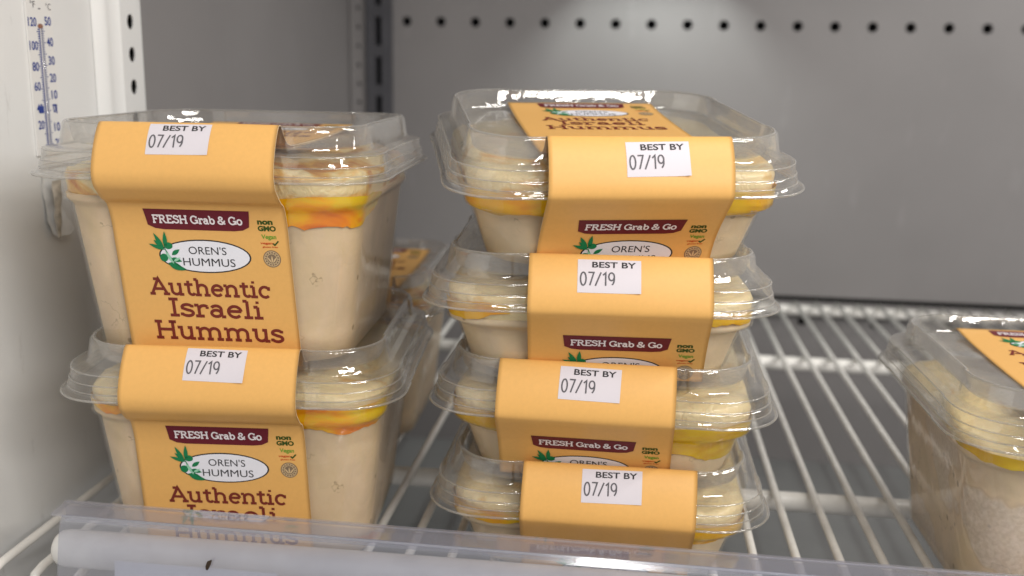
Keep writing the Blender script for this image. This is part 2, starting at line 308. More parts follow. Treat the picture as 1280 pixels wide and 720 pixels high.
DATE = {   # thin rounded condensed figures
 '0': (.56, [arc(.22,.5,.2,.5,0,360,22)]), '7': (.54, [[(.02,1),(.42,1),(.14,0)]]), '/': (.52, [[(.0,-.02),(.40,1.02)]]),
 '1': (.42, [[(.02,.80),(.22,1),(.22,0)]]), '9': (.54, [arc(.22,.70,.2,.30,0,360,18), [(.42,.70)]+arc(.06,.5,.36,.52,10,-55,6)]),
}
def ribbon(V, F, pts, wd, z):
    P = [Vector(p) for p in pts]; n = len(P)
    closed = (P[0]-P[-1]).length < 1e-6
    b = len(V)
    for i in range(n):
        if closed: a_, c_ = P[i-1 if i > 0 else n-2], P[(i+1) if i < n-1 else 1]
        else: a_, c_ = P[max(i-1, 0)], P[min(i+1, n-1)]
        d1 = (P[i]-a_) if (P[i]-a_).length > 1e-9 else (c_-P[i]); d2 = (c_-P[i]) if (c_-P[i]).length > 1e-9 else d1
        d1 = d1.normalized(); d2 = d2.normalized(); t = (d1+d2); t = t.normalized() if t.length > 1e-6 else d1
        nn = Vector((-t.y, t.x)); k = max(0.45, t.dot(d1)); nn = nn*(wd/2/k)
        V.append((P[i].x+nn.x, P[i].y+nn.y, z)); V.append((P[i].x-nn.x, P[i].y-nn.y, z))
    for i in range(n-1): F.append((b+2*i, b+2*i+1, b+2*i+3, b+2*i+2))
def stroke_text(txt, font, x0, x1, base, height, weight, slant=0.0, hscale=None):
    """Letters laid between x0 and x1 on a baseline; weight is the stroke width as a share of the height."""
    tot = sum(font[c][0] for c in txt); tot -= 0.08
    sx = (x1-x0)/tot; V, F = [], []; x = 0
    for c in txt:
        adv, st = font[c]
        for k, s_ in enumerate(st):
            pts = [(x0+(x+px)*sx+slant*py*height, base+py*height*(1-weight)+weight*height/2) for px, py in s_]
            fine = [pts[0]]                                              # keep long strokes bendable
            for a_, b_ in zip(pts, pts[1:]):
                m_ = max(1, math.ceil(math.hypot(b_[0]-a_[0], b_[1]-a_[1])/0.9))
                fine += [(a_[0]+(b_[0]-a_[0])*t/m_, a_[1]+(b_[1]-a_[1])*t/m_) for t in range(1, m_+1)]
            pts = fine
            ribbon(V, F, pts, weight*height, 0.008*(k % 5))
        x += adv
    return V, F
_tc = {}
def font_text(txt, x0, x1, base, height, bold=0.0, spacing=1.0):
    """Letters from the built-in sans font, fitted into the box."""
    key = (txt, bold, spacing)
    if key not in _tc:
        cu_ = bpy.data.curves.new('t', 'FONT'); cu_.body = txt; cu_.offset = bold; cu_.space_character = spacing; cu_.resolution_u = 4
        o = bpy.data.objects.new('t', cu_); col.objects.link(o)
        dg = bpy.context.evaluated_depsgraph_get(); me = o.evaluated_get(dg).to_mesh()
        _tc[key] = ([tuple(v.co) for v in me.vertices], [tuple(p.vertices) for p in me.polygons])
        bpy.data.objects.remove(o); bpy.data.curves.remove(cu_)
    V, F = _tc[key]
    ax, bx_ = min(v[0] for v in V), max(v[0] for v in V); ay, by = min(v[1] for v in V), max(v[1] for v in V)
    return [(x0+(v[0]-ax)/(bx_-ax)*(x1-x0), base+(v[1]-ay)/(by-ay)*height, 0) for v in V], F
def poly_strip(outline_top, outline_bot, nrow=4):
    """Sheet between two outlines with the same number of points, split in rows so that it can bend."""
    V, F = [], []; n = len(outline_top)
    for j in range(nrow+1):
        t = j/nrow
        for a_, b_ in zip(outline_top, outline_bot): V.append((a_[0]+(b_[0]-a_[0])*t, a_[1]+(b_[1]-a_[1])*t, 0))
    for j in range(nrow):
        for i in range(n-1): F.append((j*n+i, j*n+i+1, (j+1)*n+i+1, (j+1)*n+i))
    return V, F
def ellipse(cx, cy_, rx, ry, n=36, rings=4):
    V, F = [(cx, cy_, 0)], []
    for j in range(1, rings+1):
        for k in range(n): t = 2*math.pi*k/n; V.append((cx+rx*j/rings*math.cos(t), cy_+ry*j/rings*math.sin(t), 0))
    for k in range(n): F.append((0, 1+k, 1+(k+1) % n))
    for j in range(rings-1):
        for k in range(n): a_ = 1+j*n+k; b_ = 1+j*n+(k+1) % n; F.append((a_, a_+n, b_+n, b_))
    return V, F
def leaf(x, y, ang, ln, wd):
    V, F = [], []; c, s_ = math.cos(R(ang)), math.sin(R(ang))
    up, dn = [], []
    for i in range(7):
        t = i/6; h = wd/2*math.sin(math.pi*t**0.85)
        for L_, sg in ((up, 1), (dn, -1)): L_.append((x+ln*t*c-sg*h*s_, y+ln*t*s_+sg*h*c))
    return poly_strip(up, dn, 1)
def joinVF(parts):
    V, F = [], []
    for v, f in parts:
        b = len(V); V += v; F += [tuple(b+i for i in q) for q in f]
    return V, F

# flat artwork of the printed label: x across, y = height relative to the flange of a tall tub; (name, material, lift, (V, F))
def label_art():
    A = []
    top = [(-18.2+36*i/12, -10.2) for i in range(13)]
    bot = []
    for i in range(13):
        x = -18.2+36*i/12; e = min(i, 12-i)
        bot.append((max(-17.6, min(17.0, x)), -17.5+(1.5 if e == 0 else 0.35 if e == 1 else 0)))
    A.append(('banner', 'ink_maroon', .13, poly_strip(top, bot, 5)))
    A.append(('banner_lettering', 'ink_white', .24, stroke_text('FRESH Grab & Go', SLAB, -15.6, 14.8, -15.35, 3.1, .17)))
    A.append(('oval_rim', 'ink_black', .06, ellipse(.6, -26.6, 15.9, 5.85)))
    A.append(('oval_badge', 'ink_oval', .12, ellipse(.6, -26.6, 15.35, 5.4)))
    A.append(('badge_lettering', 'ink_black', .18, joinVF([font_text("OREN'S", -4.8, 8.2, -25.9, 2.75), font_text('HUMMUS', -7.2, 10.8, -30.0, 2.75)])))
    A.append(('olive_sprig', 'ink_green', .22, joinVF([leaf(-13.2,-24.5,118,6.4,1.5), leaf(-12.6,-24.2,88,6.0,1.5), leaf(-13,-24.6,160,5.6,1.3), leaf(-13.2,-24,140,4.2,1.4),
        ellipse(-11.6,-23.2,1.5,1.2,14,1), ellipse(-13.6,-27.4,1.4,1.4,14,1), leaf(-12.4,-29.2,-25,6,2.4), leaf(-10.8,-26.4,35,3.6,1.5), leaf(-11.2,-27.6,-15,3.8,1.6)]
        + [(lambda VF: (VF[0], VF[1]))((lambda V, F: (ribbon(V, F, [(-13,-24.2),(-11.8,-26.6),(-9.6,-29.6),(-6.6,-31.4)], .35, 0), (V, F))[1])([], []))])))
    A.append(('sprig_highlight', 'ink_mint', .26, joinVF([leaf(-12.8,-25.2,-62,5,1.0), leaf(-10.4,-28.6,30,2.8,.9)])))
    for nm, a in (('Authentic', (-20.0, 21.2, -40.9, 6.4)), ('Israeli', (-14.6, 17.8, -48.6, 6.9)), ('Hummus', (-20.6, 24.0, -57.0, 7.0))):
        A.append(('product_lettering', 'ink_brown', .10, stroke_text(nm, SLAB, a[0], a[1], a[2], a[3], .155)))
    A.append(('diet_lettering', 'ink_darkgreen', .10, joinVF([font_text('non', 20.0, 25.2, -14.9, 1.5, .045), font_text('GMO', 19.9, 26.0, -17.2, 1.9, .045)])))
    A.append(('vegan_lettering', 'ink_lime', .10, font_text('Vegan', 20.8, 25.8, -20.3, 2.0, .02)))
    A.append(('red_lettering', 'ink_red', .10, joinVF([font_text('vegan', 20.2, 24.4, -21.9, .8, .02), font_text('gluten free', 20.8, 26, -23.0, .7, .02)])))
    chk = ([], []); ribbon(*chk, [(24.5,-21.3),(25.1,-21.9),(26.4,-20.5)], .5, 0)
    A.append(('check_mark', 'ink_darkgreen', .12, chk))
    A.append(('round_seal', 'ink_taupe', .08, ellipse(23.6, -26.7, 3.0, 3.0, 28, 2)))
    g = []
    for rr, wd in ((2.55, .22), (1.75, .2)):
        q = ([], []); ribbon(*q, arc(23.6, -26.7, rr, rr, 0, 360, 28), wd, 0); g.append(q)
    for a_ in range(0, 360, 24):
        q = ([], []); c, s_ = math.cos(R(a_)), math.sin(R(a_)); ribbon(*q, [(23.6+1.95*c, -26.7+1.95*s_), (23.6+2.4*c, -26.7+2.4*s_)], .28, 0.005); g.append(q)
    g += [leaf(23.6+dx, -28.1, an, 2.6, .55) for dx, an in ((-.2, 125), (0, 90), (.2, 55))]
    A.append(('seal_emblem', 'ink_sand', .13, joinVF(g)))
    return A
ART = label_art()
STICKER_ART = [('best_by_lettering', 'ink_black', font_text('BEST BY', -5.6, 8.6, -3.0, 2.15, .018)),
               ('date_lettering', 'ink_grey', stroke_text('07/19', DATE, -9.4, 1.8, -9.4, 4.9, .10))]

# ------------------------------------------------------------------ the setting
YB, XL = 823.0, -235.0
def plate_with_holes(name, m, mp, u0, u1, v0, v1, holes, cw, ch, hr, depth, parent=None, square=1.0):
    """Plate in (u, v) with one row or column of round holes; mp maps (u, v, depth) to a point. Holes are real openings with walls."""
    V, F = [], []
    us = sorted({u0, u1} | {h[0]-cw/2 for h in holes} | {h[0]+cw/2 for h in holes}); vs = sorted({v0, v1} | {h[1]-ch/2 for h in holes} | {h[1]+ch/2 for h in holes})
    def uniq(a):
        o = [a[0]]
        for x in a[1:]:
            if x-o[-1] > 1e-4: o.append(x)
        return o
    us, vs = uniq(us), uniq(vs)
    n = 16
    for i in range(len(us)-1):
        for j in range(len(vs)-1):
            cu_, cv_ = (us[i]+us[i+1])/2, (vs[j]+vs[j+1])/2
            h = next((h for h in holes if abs(h[0]-cu_) < cw/2-.1 and abs(h[1]-cv_) < ch/2-.1), None)
            b = len(V)
            if h is None:
                V += [mp(us[i], vs[j], 0), mp(us[i+1], vs[j], 0), mp(us[i+1], vs[j+1], 0), mp(us[i], vs[j+1], 0)]; F.append((b, b+1, b+2, b+3))
            else:
                for k in range(n):
                    t = 2*math.pi*k/n; c, s_ = math.cos(t), math.sin(t); q = 1/max(abs(c), abs(s_))
                    V += [mp(h[0]+cw/2*c*q, h[1]+ch/2*s_*q, 0), mp(h[0]+hr*c, h[1]+hr*square*s_, 0), mp(h[0]+hr*c, h[1]+hr*square*s_, depth)]
                for k in range(n):
                    a_, d = b+3*k, b+3*((k+1) % n); F += [(a_, d, d+1, a_+1), (a_+1, d+1, d+2, a_+2)]
    bm = bmesh.new(); me = mesh(name, V, F)
    bm.from_mesh(me); bmesh.ops.remove_doubles(bm, verts=bm.verts, dist=1e-6); bmesh.ops.recalc_face_normals(bm, faces=bm.faces); bm.to_mesh(me); bm.free()
    return link(name, me, m, parent)

hz = 214.2
upper = [(-160.5+28.05*k, hz) for k in range(-2, 24)]
wall = plate_with_holes('back_wall', M['grey_wall'], lambda u, v, d: (u, YB+d, v), XL, 560, 1.0, 620, upper, 28.05, 28, 3.9, 5)
tag(wall, kind='structure')
V, F = [], []; box(V, F, XL-6, 566, YB+7, YB+12, -150, 620)
tag(link('wall_hole_shade', mesh('wall_hole_shade', V, F), M['black']), kind='structure')  # black sheet painted as the shade behind the wall holes and base gap
lower = [(26+57.4*k, -19.5) for k in range(-4, 9)]
tag(plate_with_holes('lower_back_panel', M['grey_wall'], lambda u, v, d: (u, YB-3+d, v), XL, 560, -140, -2.5, lower, 28, 20, 3.6, 5), kind='structure')
V, F = [], []; box(V, F, XL-6, 566, -100, YB+12, -150, -140)
tag(link('cooler_floor', mesh('cooler_floor', V, F), M['floor']), kind='structure')
V, F = [], []; box(V, F, XL-12, XL, -100, 450, -140, 620)
tag(link('left_wall', mesh('left_wall', V, F), M['white_wall']), kind='structure')
V, F = [], []; box(V, F, XL-12, XL-0.5, 450, YB+6, -140, 620)
tag(link('rear_side_wall', mesh('rear_side_wall', V, F), M['grey_wall']), kind='structure')
V, F = [], []; box(V, F, XL, 560, 255, YB-0.5, 455, 470)
tag(link('added_shade_ceiling', mesh('added_shade_ceiling', V, F), M['white_wall']), kind='structure')  # unseen ceiling added to shade the cooler's interior

# added hood out of view; its square opening shapes the wall's light pool
hood = tag(empty('added_light_hood', (9, YB, 279)), 'added unseen dark square hood shaping the light on the back wall', 'lamp')
V, F = [], []
for x0, x1, y0, y1 in ((-20, -18.4, -56, -30), (18.4, 20, -56, -30), (-18.4, 18.4, -56, -54.4), (-18.4, 18.4, -30.6, -29)): box(V, F, x0, x1, y0, y1, 0, 27)
box(V, F, -20, 20, -56, -29, 27.02, 29)
link('hood_shell', mesh('hood_shell', V, F), M['dark_metal'], hood)
V, F = [], []; box(V, F, -4, 4, -28.9, -0.2, 20, 25); link('bracket', mesh('bracket', V, F), M['dark_metal'], hood)

# perforated steel post let into the left wall
post = tag(empty('perforated_post', (XL, 435, -140)), 'white painted perforated post with a column of round holes on the cooler side wall', 'post')
hp = [(18, 182.2+14.4*k+140) for k in range(-6, 12)]
face = plate_with_holes('post_face', M['white_wall'], lambda u, v, d: (6-d, u-9, v), 9, 27, 0, 740, hp, 17.9, 14.4, 3.0, 0.6, post, 1.15)
V, F = [], []; pr = [(0.2, -14), (3.5, -11.5), (4.6, -8), (3.2, -4), (5.9, -0.2), (6, 0)]
for x, y in pr: V += [(x, y, 0), (x, y, 740)]
for i in range(len(pr)-1): F.append((2*i, 2*i+2, 2*i+3, 2*i+1))
link('post_bead', mesh('post_bead', V, F, True), M['white_wall'], post)
V, F = [], []; box(V, F, 0.3, 1.2, 0.3, 18, 0, 740); link('post_hole_shade', mesh('post_hole_shade', V, F), M['black'], post)  # black sheet in place of the shade inside the post holes
V, F = [], []; box(V, F, 0.2, 6, 18.02, 19, 0, 740); link('post_edge', mesh('post_edge', V, F), M['white_wall'], post)

# dark slotted standard in the rear corner
std = tag(empty('slotted_standard', (-210, YB, 0)), 'dark upright shelf standard with tall black slots in the rear corner', 'shelf standard')
V, F = [], []
box(V, F, -10, -2.6, -9, -0.3, 0, 620); box(V, F, 2.6, 10, -9, -0.3, 0, 620)
for k in range(-7, 16):
    zc = 206.0+31.3*k
    if zc-20 > 0: box(V, F, -2.6, 2.6, -8.4, -6.5, zc-20.2, zc-11.2)
link('channel', mesh('channel', V, F), M['dark_metal'], std)
V, F = [], []; box(V, F, -2.6, 2.6, -1.5, -0.5, 0, 620); link('slot_shade', mesh('slot_shade', V, F), M['black'], std)  # black sheet drawn as the shade in the slots
strip = tag(empty('perforated_strip', (-228, YB, 0)), 'narrow grey strip with small holes beside the slotted standard', 'strip')
plate_with_holes('strip_face', M['grey_wall'], lambda u, v, d: (u, -5+d, v), -6.5, 6.5, 0, 620, [(0.5, 14+15.0*k) for k in range(1, 38)], 12, 15, 1.6, 3, strip)
V, F = [], []; box(V, F, -6, 6, -2, -0.5, 0, 620); link('strip_hole_shade', mesh('strip_hole_shade', V, F), M['dark_metal'], strip)  # dark sheet drawn as the shade behind the small holes

# ------------------------------------------------------------------ wire shelf
shelf = tag(empty('wire_shelf', (0, 550, -4)), 'white coated wire shelf of straight rods carrying the tubs', 'shelf')
wv, wf = tube([(0, -243, -5), (0, -240, 1.2), (0, -235, 2), (0, -100, 2), (0, 100, 2), (0, 262, 2)], 1.75, 10)
wm = mesh('wire', wv, wf, True); wm.materials.append(M['wire'])
k = -19
while 84.1+16.3*k < 420:
    x = 84.1+16.3*k
    if x > XL+6: o = link('wire', wm, None, shelf); o.location = (x*S, 0, 0)
    k += 1
for y, z, r in ((432-550, -4.4, 4.5), (656-550, -4.4, 4.5), (812-550, -4.2, 4.0)):
    v_, f_ = tube([(-228, y, z), (0, y, z), (430, y, z)], r, 14); link('cross_bar', mesh('cross_bar', v_, f_, True), M['wire'], shelf)
# front bar with a rounded end
pts = [(-196.5, 304-550, 16), (-195.6, 304-550, 16), (-194, 304-550, 16), (-191, 304-550, 16), (500, 304-550, 16)]
fv, ff = tube(pts, 6.6, 20)
for i, q in enumerate((0.45, 0.72, 0.92, 1.0)):
    for kk in range(20):
        p = fv[i*20+kk]; c = Vector(pts[i]); fv[i*20+kk] = c+(Vector(p)-c)*q
link('front_bar', mesh('front_bar', fv, ff, True), M['wire'], shelf)

# ------------------------------------------------------------------ price rail in front
rail = tag(empty('price_rail', (0, 295, -22.8), (0, R(.36), 0)), 'clear plastic price rail clipped along the front of the wire shelf', 'price rail')
def sheet(name, prof, x0, x1, th, m, parent, nx=24, origin=(0, 295, -22), smooth=True):
    """Extrude an open (y, z) profile along x as a sheet with thickness th."""
    P = [Vector(p) for p in prof]; off = []
    for i in range(len(P)):
        t = (P[min(i+1, len(P)-1)]-P[max(i-1, 0)]).normalized(); off.append(P[i]+Vector((t.y, -t.x))*th)
    ring = [p for p in P]+[p for p in reversed(off)]; V, F = [], []; n = len(ring)
    for j in range(nx+1):
        x = x0+(x1-x0)*j/nx
        for p in ring: V.append((x-origin[0], p.x-origin[1], p.y-origin[2]))
    for j in range(nx):
        for i in range(n): F.append((j*n+i, j*n+(i+1) % n, (j+1)*n+(i+1) % n, (j+1)*n+i))
    F.append(tuple(range(n))); F.append(tuple(nx*n+i for i in reversed(range(n))))
    me = mesh(name, V, F); o = link(name, me, m, parent)
    return o
sheet('top_lip', [(301, 30.4), (296, 30.2), (291.5, 29.8)], -189.5, 520, 0.9, M['rail_lip'], rail)
sheet('front_window', [(291.2, 30.3), (289.6, 28.4), (288, 22), (286.2, 12), (285, 0), (284.6, -12), (286, -19), (290, -21.5)], -185, 520, 1.0, M['rail'], rail)
for yy, zz, x0 in ((301.1, 30.3, -189.6), (290.9, 30.2, -185.2)):
    v_, f_ = tube([(x0, yy-295, zz+22), (100, yy-295, zz+22), (520, yy-295, zz+22)], 0.42, 8); link('edge_highlight_bead', mesh('edge_highlight_bead', v_, f_, True), M['rail_edge_highlight'], rail)  # thin rods added to draw the light lines on the rail edges
sheet('rear_clip', [(301.2, 29.2), (301.6, 26), (300.5, 23.5)], -190, 520, 0.8, M['rail'], rail)
pl = sheet('price_label', [(288.6, 17.2), (287.6, 8), (286.7, -3), (286.4, -14)], -166, -110, 0.25, M['paper'], None, 4)
pl.location = Vector((0, 295, -22))*S
tag(pl, 'white paper price card slipped into the clear rail', 'price card')
bmd = bmesh.new(); bmesh.ops.create_icosphere(bmd, subdivisions=2, radius=1.0)
for v in bmd.verts:
    v.co *= 1+0.5*noise.noise(v.co*1.7); v.co = Vector((v.co.x*0.8, v.co.y*0.35, v.co.z*1.9))*S
md = bpy.data.meshes.new('crumb'); bmd.to_mesh(md); bmd.free()
cr_ = link('dark_crumb', md, M['debris']); cr_.location = Vector((-132.0, 285.6, 20.0))*S; cr_.rotation_euler = (0, R(22), 0)
tag(cr_, 'small dark crumb stuck on the clear price rail', 'crumb')

# ------------------------------------------------------------------ thermometer strip on the left wall
th = tag(empty('strip_thermometer', (XL, 381.3, 130)), 'white strip thermometer with blue degree scales on the side wall', 'thermometer')
def on_wall(V, lift): return [(lift+v[2], v[0], v[1]) for v in V]    # flat art: u = toward the back, v = up
V, F = [], []; box(V, F, 0.15, 0.9, -8.6, 8.6, 12, 77); link('strip', mesh('strip', V, F), M['thermo'], th)
tk = ([], [])
ribbon(*tk, [(-1.0, 15), (-1.0, 62)], .55, 0); ribbon(*tk, [(0.5, 15), (0.5, 62)], .3, .004)
for i in range(0, 52):
    v_ = 16+i*0.88; ln = 2.0 if i % 5 == 0 else 1.2
    ribbon(*tk, [(-1.2-ln*0.9, v_), (-1.2, v_)], .36, .01); ribbon(*tk, [(0.6, v_+.3), (0.6+ln, v_+.3)], .36, .012)
link('scale_marks', mesh('scale_marks', on_wall(tk[0], 1.0), tk[1]), M['ink_blue'], th)
nums = []
for t, v_, u0, u1 in (('120', 62.4, -8.2, -2.6), ('100', 53.4, -8.4, -2.8), ('80', 45.4, -7.6, -3.2), ('60', 37.8, -7.4, -3.2), ('40', 29.3, -7.0, -2.8), ('20', 22.8, -6.8, -2.8),
                      ('50', 63.0, 3.0, 7.4), ('40', 55.0, 3.4, 7.8), ('30', 47.8, 3.6, 8.0), ('20', 41.0, 3.6, 8.0), ('10', 34.4, 3.8, 8.0), ('0', 29.0, 4.2, 6.2), ('10', 21.6, 4.0, 8.2), ('20', 15.2, 4.0, 8.2)):
    nums.append(font_text(t, u0, u1, v_-.5, 3.5, .02))
link('numerals', mesh('numerals', on_wall(*[joinVF(nums)[0]], 1.02), joinVF(nums)[1]), M['ink_blue'], th)
un = joinVF([font_text('°F', -6.0, -2.6, 69.0, 2.6), font_text('°C', 4.6, 8.0, 68.6, 2.6), font_text('_', -0.8, 0.8, 68.6, .4)])
link('unit_lettering', mesh('unit_lettering', on_wall(un[0], 1.02), un[1]), M['ink_grey'], th)
fr = joinVF([poly_strip([(-5.4, 31.4), (-2.4, 31.4)], [(-5.4, 28.6), (-2.4, 28.6)], 1), poly_strip([(3.8, 31.8), (6.8, 31.8)], [(3.8, 31.2), (6.8, 31.2)], 1), poly_strip([(6.3, 31.8), (7, 31.8)], [(6.3, 28.2), (7, 28.2)], 1)])
link('freeze_mark', mesh('freeze_mark', on_wall(fr[0], 1.06), fr[1]), M['ink_blue'], th)
v_, f_ = tube([(1.3, -.2, 14), (1.3, -.2, 40), (1.3, -.2, 63)], .55, 8); link('glass_tube', mesh('glass_tube', v_, f_, True), M['tub'], th)
bl = ellipse(-0.2, 62.2, 1.9, .9, 16, 2); link('bulb_stain', mesh('bulb_stain', on_wall(bl[0], 1.1), bl[1]), M['stain'], th)

# torn paper peeling from the side wall
tp = tag(empty('torn_paper', (XL, 383, 105)), 'torn stained paper scrap peeling off the side wall behind the tall tubs', 'paper scrap')
V, F = [], []; rows = 10; cols = 6
for j in range(rows+1):
    for i in range(cols+1):
        t = j/rows; u = i/cols
        y = -8.5+u*(9+4*t)+1.2*noise.noise((j*.7, 3.1, 0)); z = 30-24*t+(1.5*noise.noise((u*3, t*5, 1)))-2.2*math.sin(math.pi*u)*(t > .95)
        V.append((0.4+4.5*t**3*(0.6+.4*u)+0.9*noise.noise((u*4, t*6, 7)), y, z+1.6*noise.noise((u*9, 4, 4))*(t > .9)))
for j in range(rows):
    for i in range(cols): a_ = j*(cols+1)+i; F.append((a_, a_+1, a_+cols+2, a_+cols+1))
link('paper_flap', mesh('paper_flap', V, F, True), M['white_wall'], tp)
V, F = [], []
for j in range(9):
    t = j/8; wv_ = 6.5*(1-t)**.7*(1+.35*noise.noise((t*6, 0, 2)))+.5
    yc = -4.2-2.2*t+1.0*noise.noise((t*5, 9, 0)); V += [(4.2+.8*noise.noise((t*4, 1, 1)), yc-wv_*.5, 27-23*t), (5.6+.9*noise.noise((t*5, 4, 1)), yc+wv_*.1, 27.4-23*t), (4.2, yc+wv_*.5, 27.6-23*t)]
for j in range(8):
    for i in range(2): F.append((3*j+i, 3*j+i+1, 3*j+i+4, 3*j+i+3))
link('curled_tear', mesh('curled_tear', V, F, True), M['old_paper'], tp)

# ------------------------------------------------------------------ tubs
LID = [(60.6, -1.0), (61.1, -0.8), (61.3, -0.3), (61.1, 0.2), (60.5, 0.5), (59.7, 0.7), (59.4, 1.2), (59.1, 3.7), (58.8, 4.1), (58.6, 4.6), (58.4, 7.2), (58.1, 7.9), (57.5, 8.3), (56.6, 8.5), (54.8, 8.6), (54.1, 9.0), (53.7, 9.8), (52.9, 15.8), (52.7, 16.5), (52.3, 17.0), (51.8, 17.2), (51.3, 17.0), (51.0, 16.5), (50.2, 11.0), (49.9, 10.3), (49.2, 9.8), (44, 9.7), (24, 9.7)]
def lid_mesh():
    rings = []
    for a, z in LID:
        nt_ = 0.75 if 9 < z and a > 49.4 else (0.4 if a > 57.5 else 0)
        rr = 21 if a > 57 else 19.5 if a > 49 else 17 if a > 40 else 9
        rings.append([(x, y, z) for x, y in rsq(a, rr, 9, nt_, 29)])
    V, F = loft(rings, False, True); return V, F
def bead_ring(a, rr, z, r, notch=0.0):
    P = [Vector((x, y, z)) for x, y in rsq(a, rr, 9, notch, 29)]; n = len(P); V, F = [], []
    for i in range(n):
        t = (P[(i+1) % n]-P[i-1]).normalized(); nn = Vector((t.y, -t.x, 0))
        for k in range(6): th_ = 2*math.pi*k/6; V.append(P[i]+nn*(r*math.cos(th_))+Vector((0, 0, r*math.sin(th_))))
    for i in range(n):
        for k in range(6): F.append((i*6+k, i*6+(k+1) % 6, ((i+1) % n)*6+(k+1) % 6, ((i+1) % n)*6+k))
    return V, F
def body_half(z, H):
    """Half size of the tub wall at height z relative to the flange (z runs 0 .. -H)."""
    bot = 45.0 if H < 40 else 45.5
    step = 7.5 if H < 40 else 9.0
    if z > -step: return 53.8 + z*0.06
    t = (-z-step)/(H-step); e = min(1, (-z-step)/2.2)
    return 53.3 - (2.6 if H < 40 else 1.4)*e - (53.3-(2.6 if H < 40 else 1.4)-bot)*t
def body_rings(H, inset, zs, nt_=0.0):
    return [[(x, y, z+H) for x, y in rsq(body_half(z, H)-inset, 18-0.02*(-z), 9, 0, 24)] for z in zs]
def body_mesh(H):
    rings = [[(x, y, z+H) for x, y in rsq(a, 20.5, 9, 0, 29)] for a, z in ((58.9, -0.2), (58.5, 0.4), (57.2, 0.5), (55.2, 0.3), (54.4, -0.2), (54.0, -1.0))]
    st = 7.5 if H < 40 else 9.0
    zs = [-2, -4, -st+1, -st, -st-0.7, -st-1.4, -st-2.2] + [-(st+2.2)-(H-3.2-st-2.2)*i/6 for i in range(1, 7)]
    rings += body_rings(H, 0, zs)
    b = body_half(-H, H)
    rings += [[(x, y, z+H) for x, y in rsq(b-i_, 17-i_*.5, 9, 0, 24)] for i_, z in ((0.2, -H+1.6), (0.9, -H+0.5), (2.2, -H), (6, -H), (7.5, -H+1.2), (25, -H+1.4))]
    return loft(rings, False, True)
def prof_len(prof):
    s_ = [0]
    for a, b in zip(prof, prof[1:]): s_.append(s_[-1]+math.hypot(b[0]-a[0], b[1]-a[1]))
    return s_
def catmull(P, n=6):
    out = []
    for i in range(len(P)-1):
        p0, p1, p2, p3 = P[max(i-1, 0)], P[i], P[i+1], P[min(i+2, len(P)-1)]
        for k in range(n):
            t = k/n
            out.append(tuple(0.5*((2*p1[j])+(-p0[j]+p2[j])*t+(2*p0[j]-5*p1[j]+4*p2[j]-p3[j])*t*t+(-p0[j]+3*p1[j]-3*p2[j]+p3[j])*t**3) for j in (0, 1)))
    out.append(P[-1]); return out
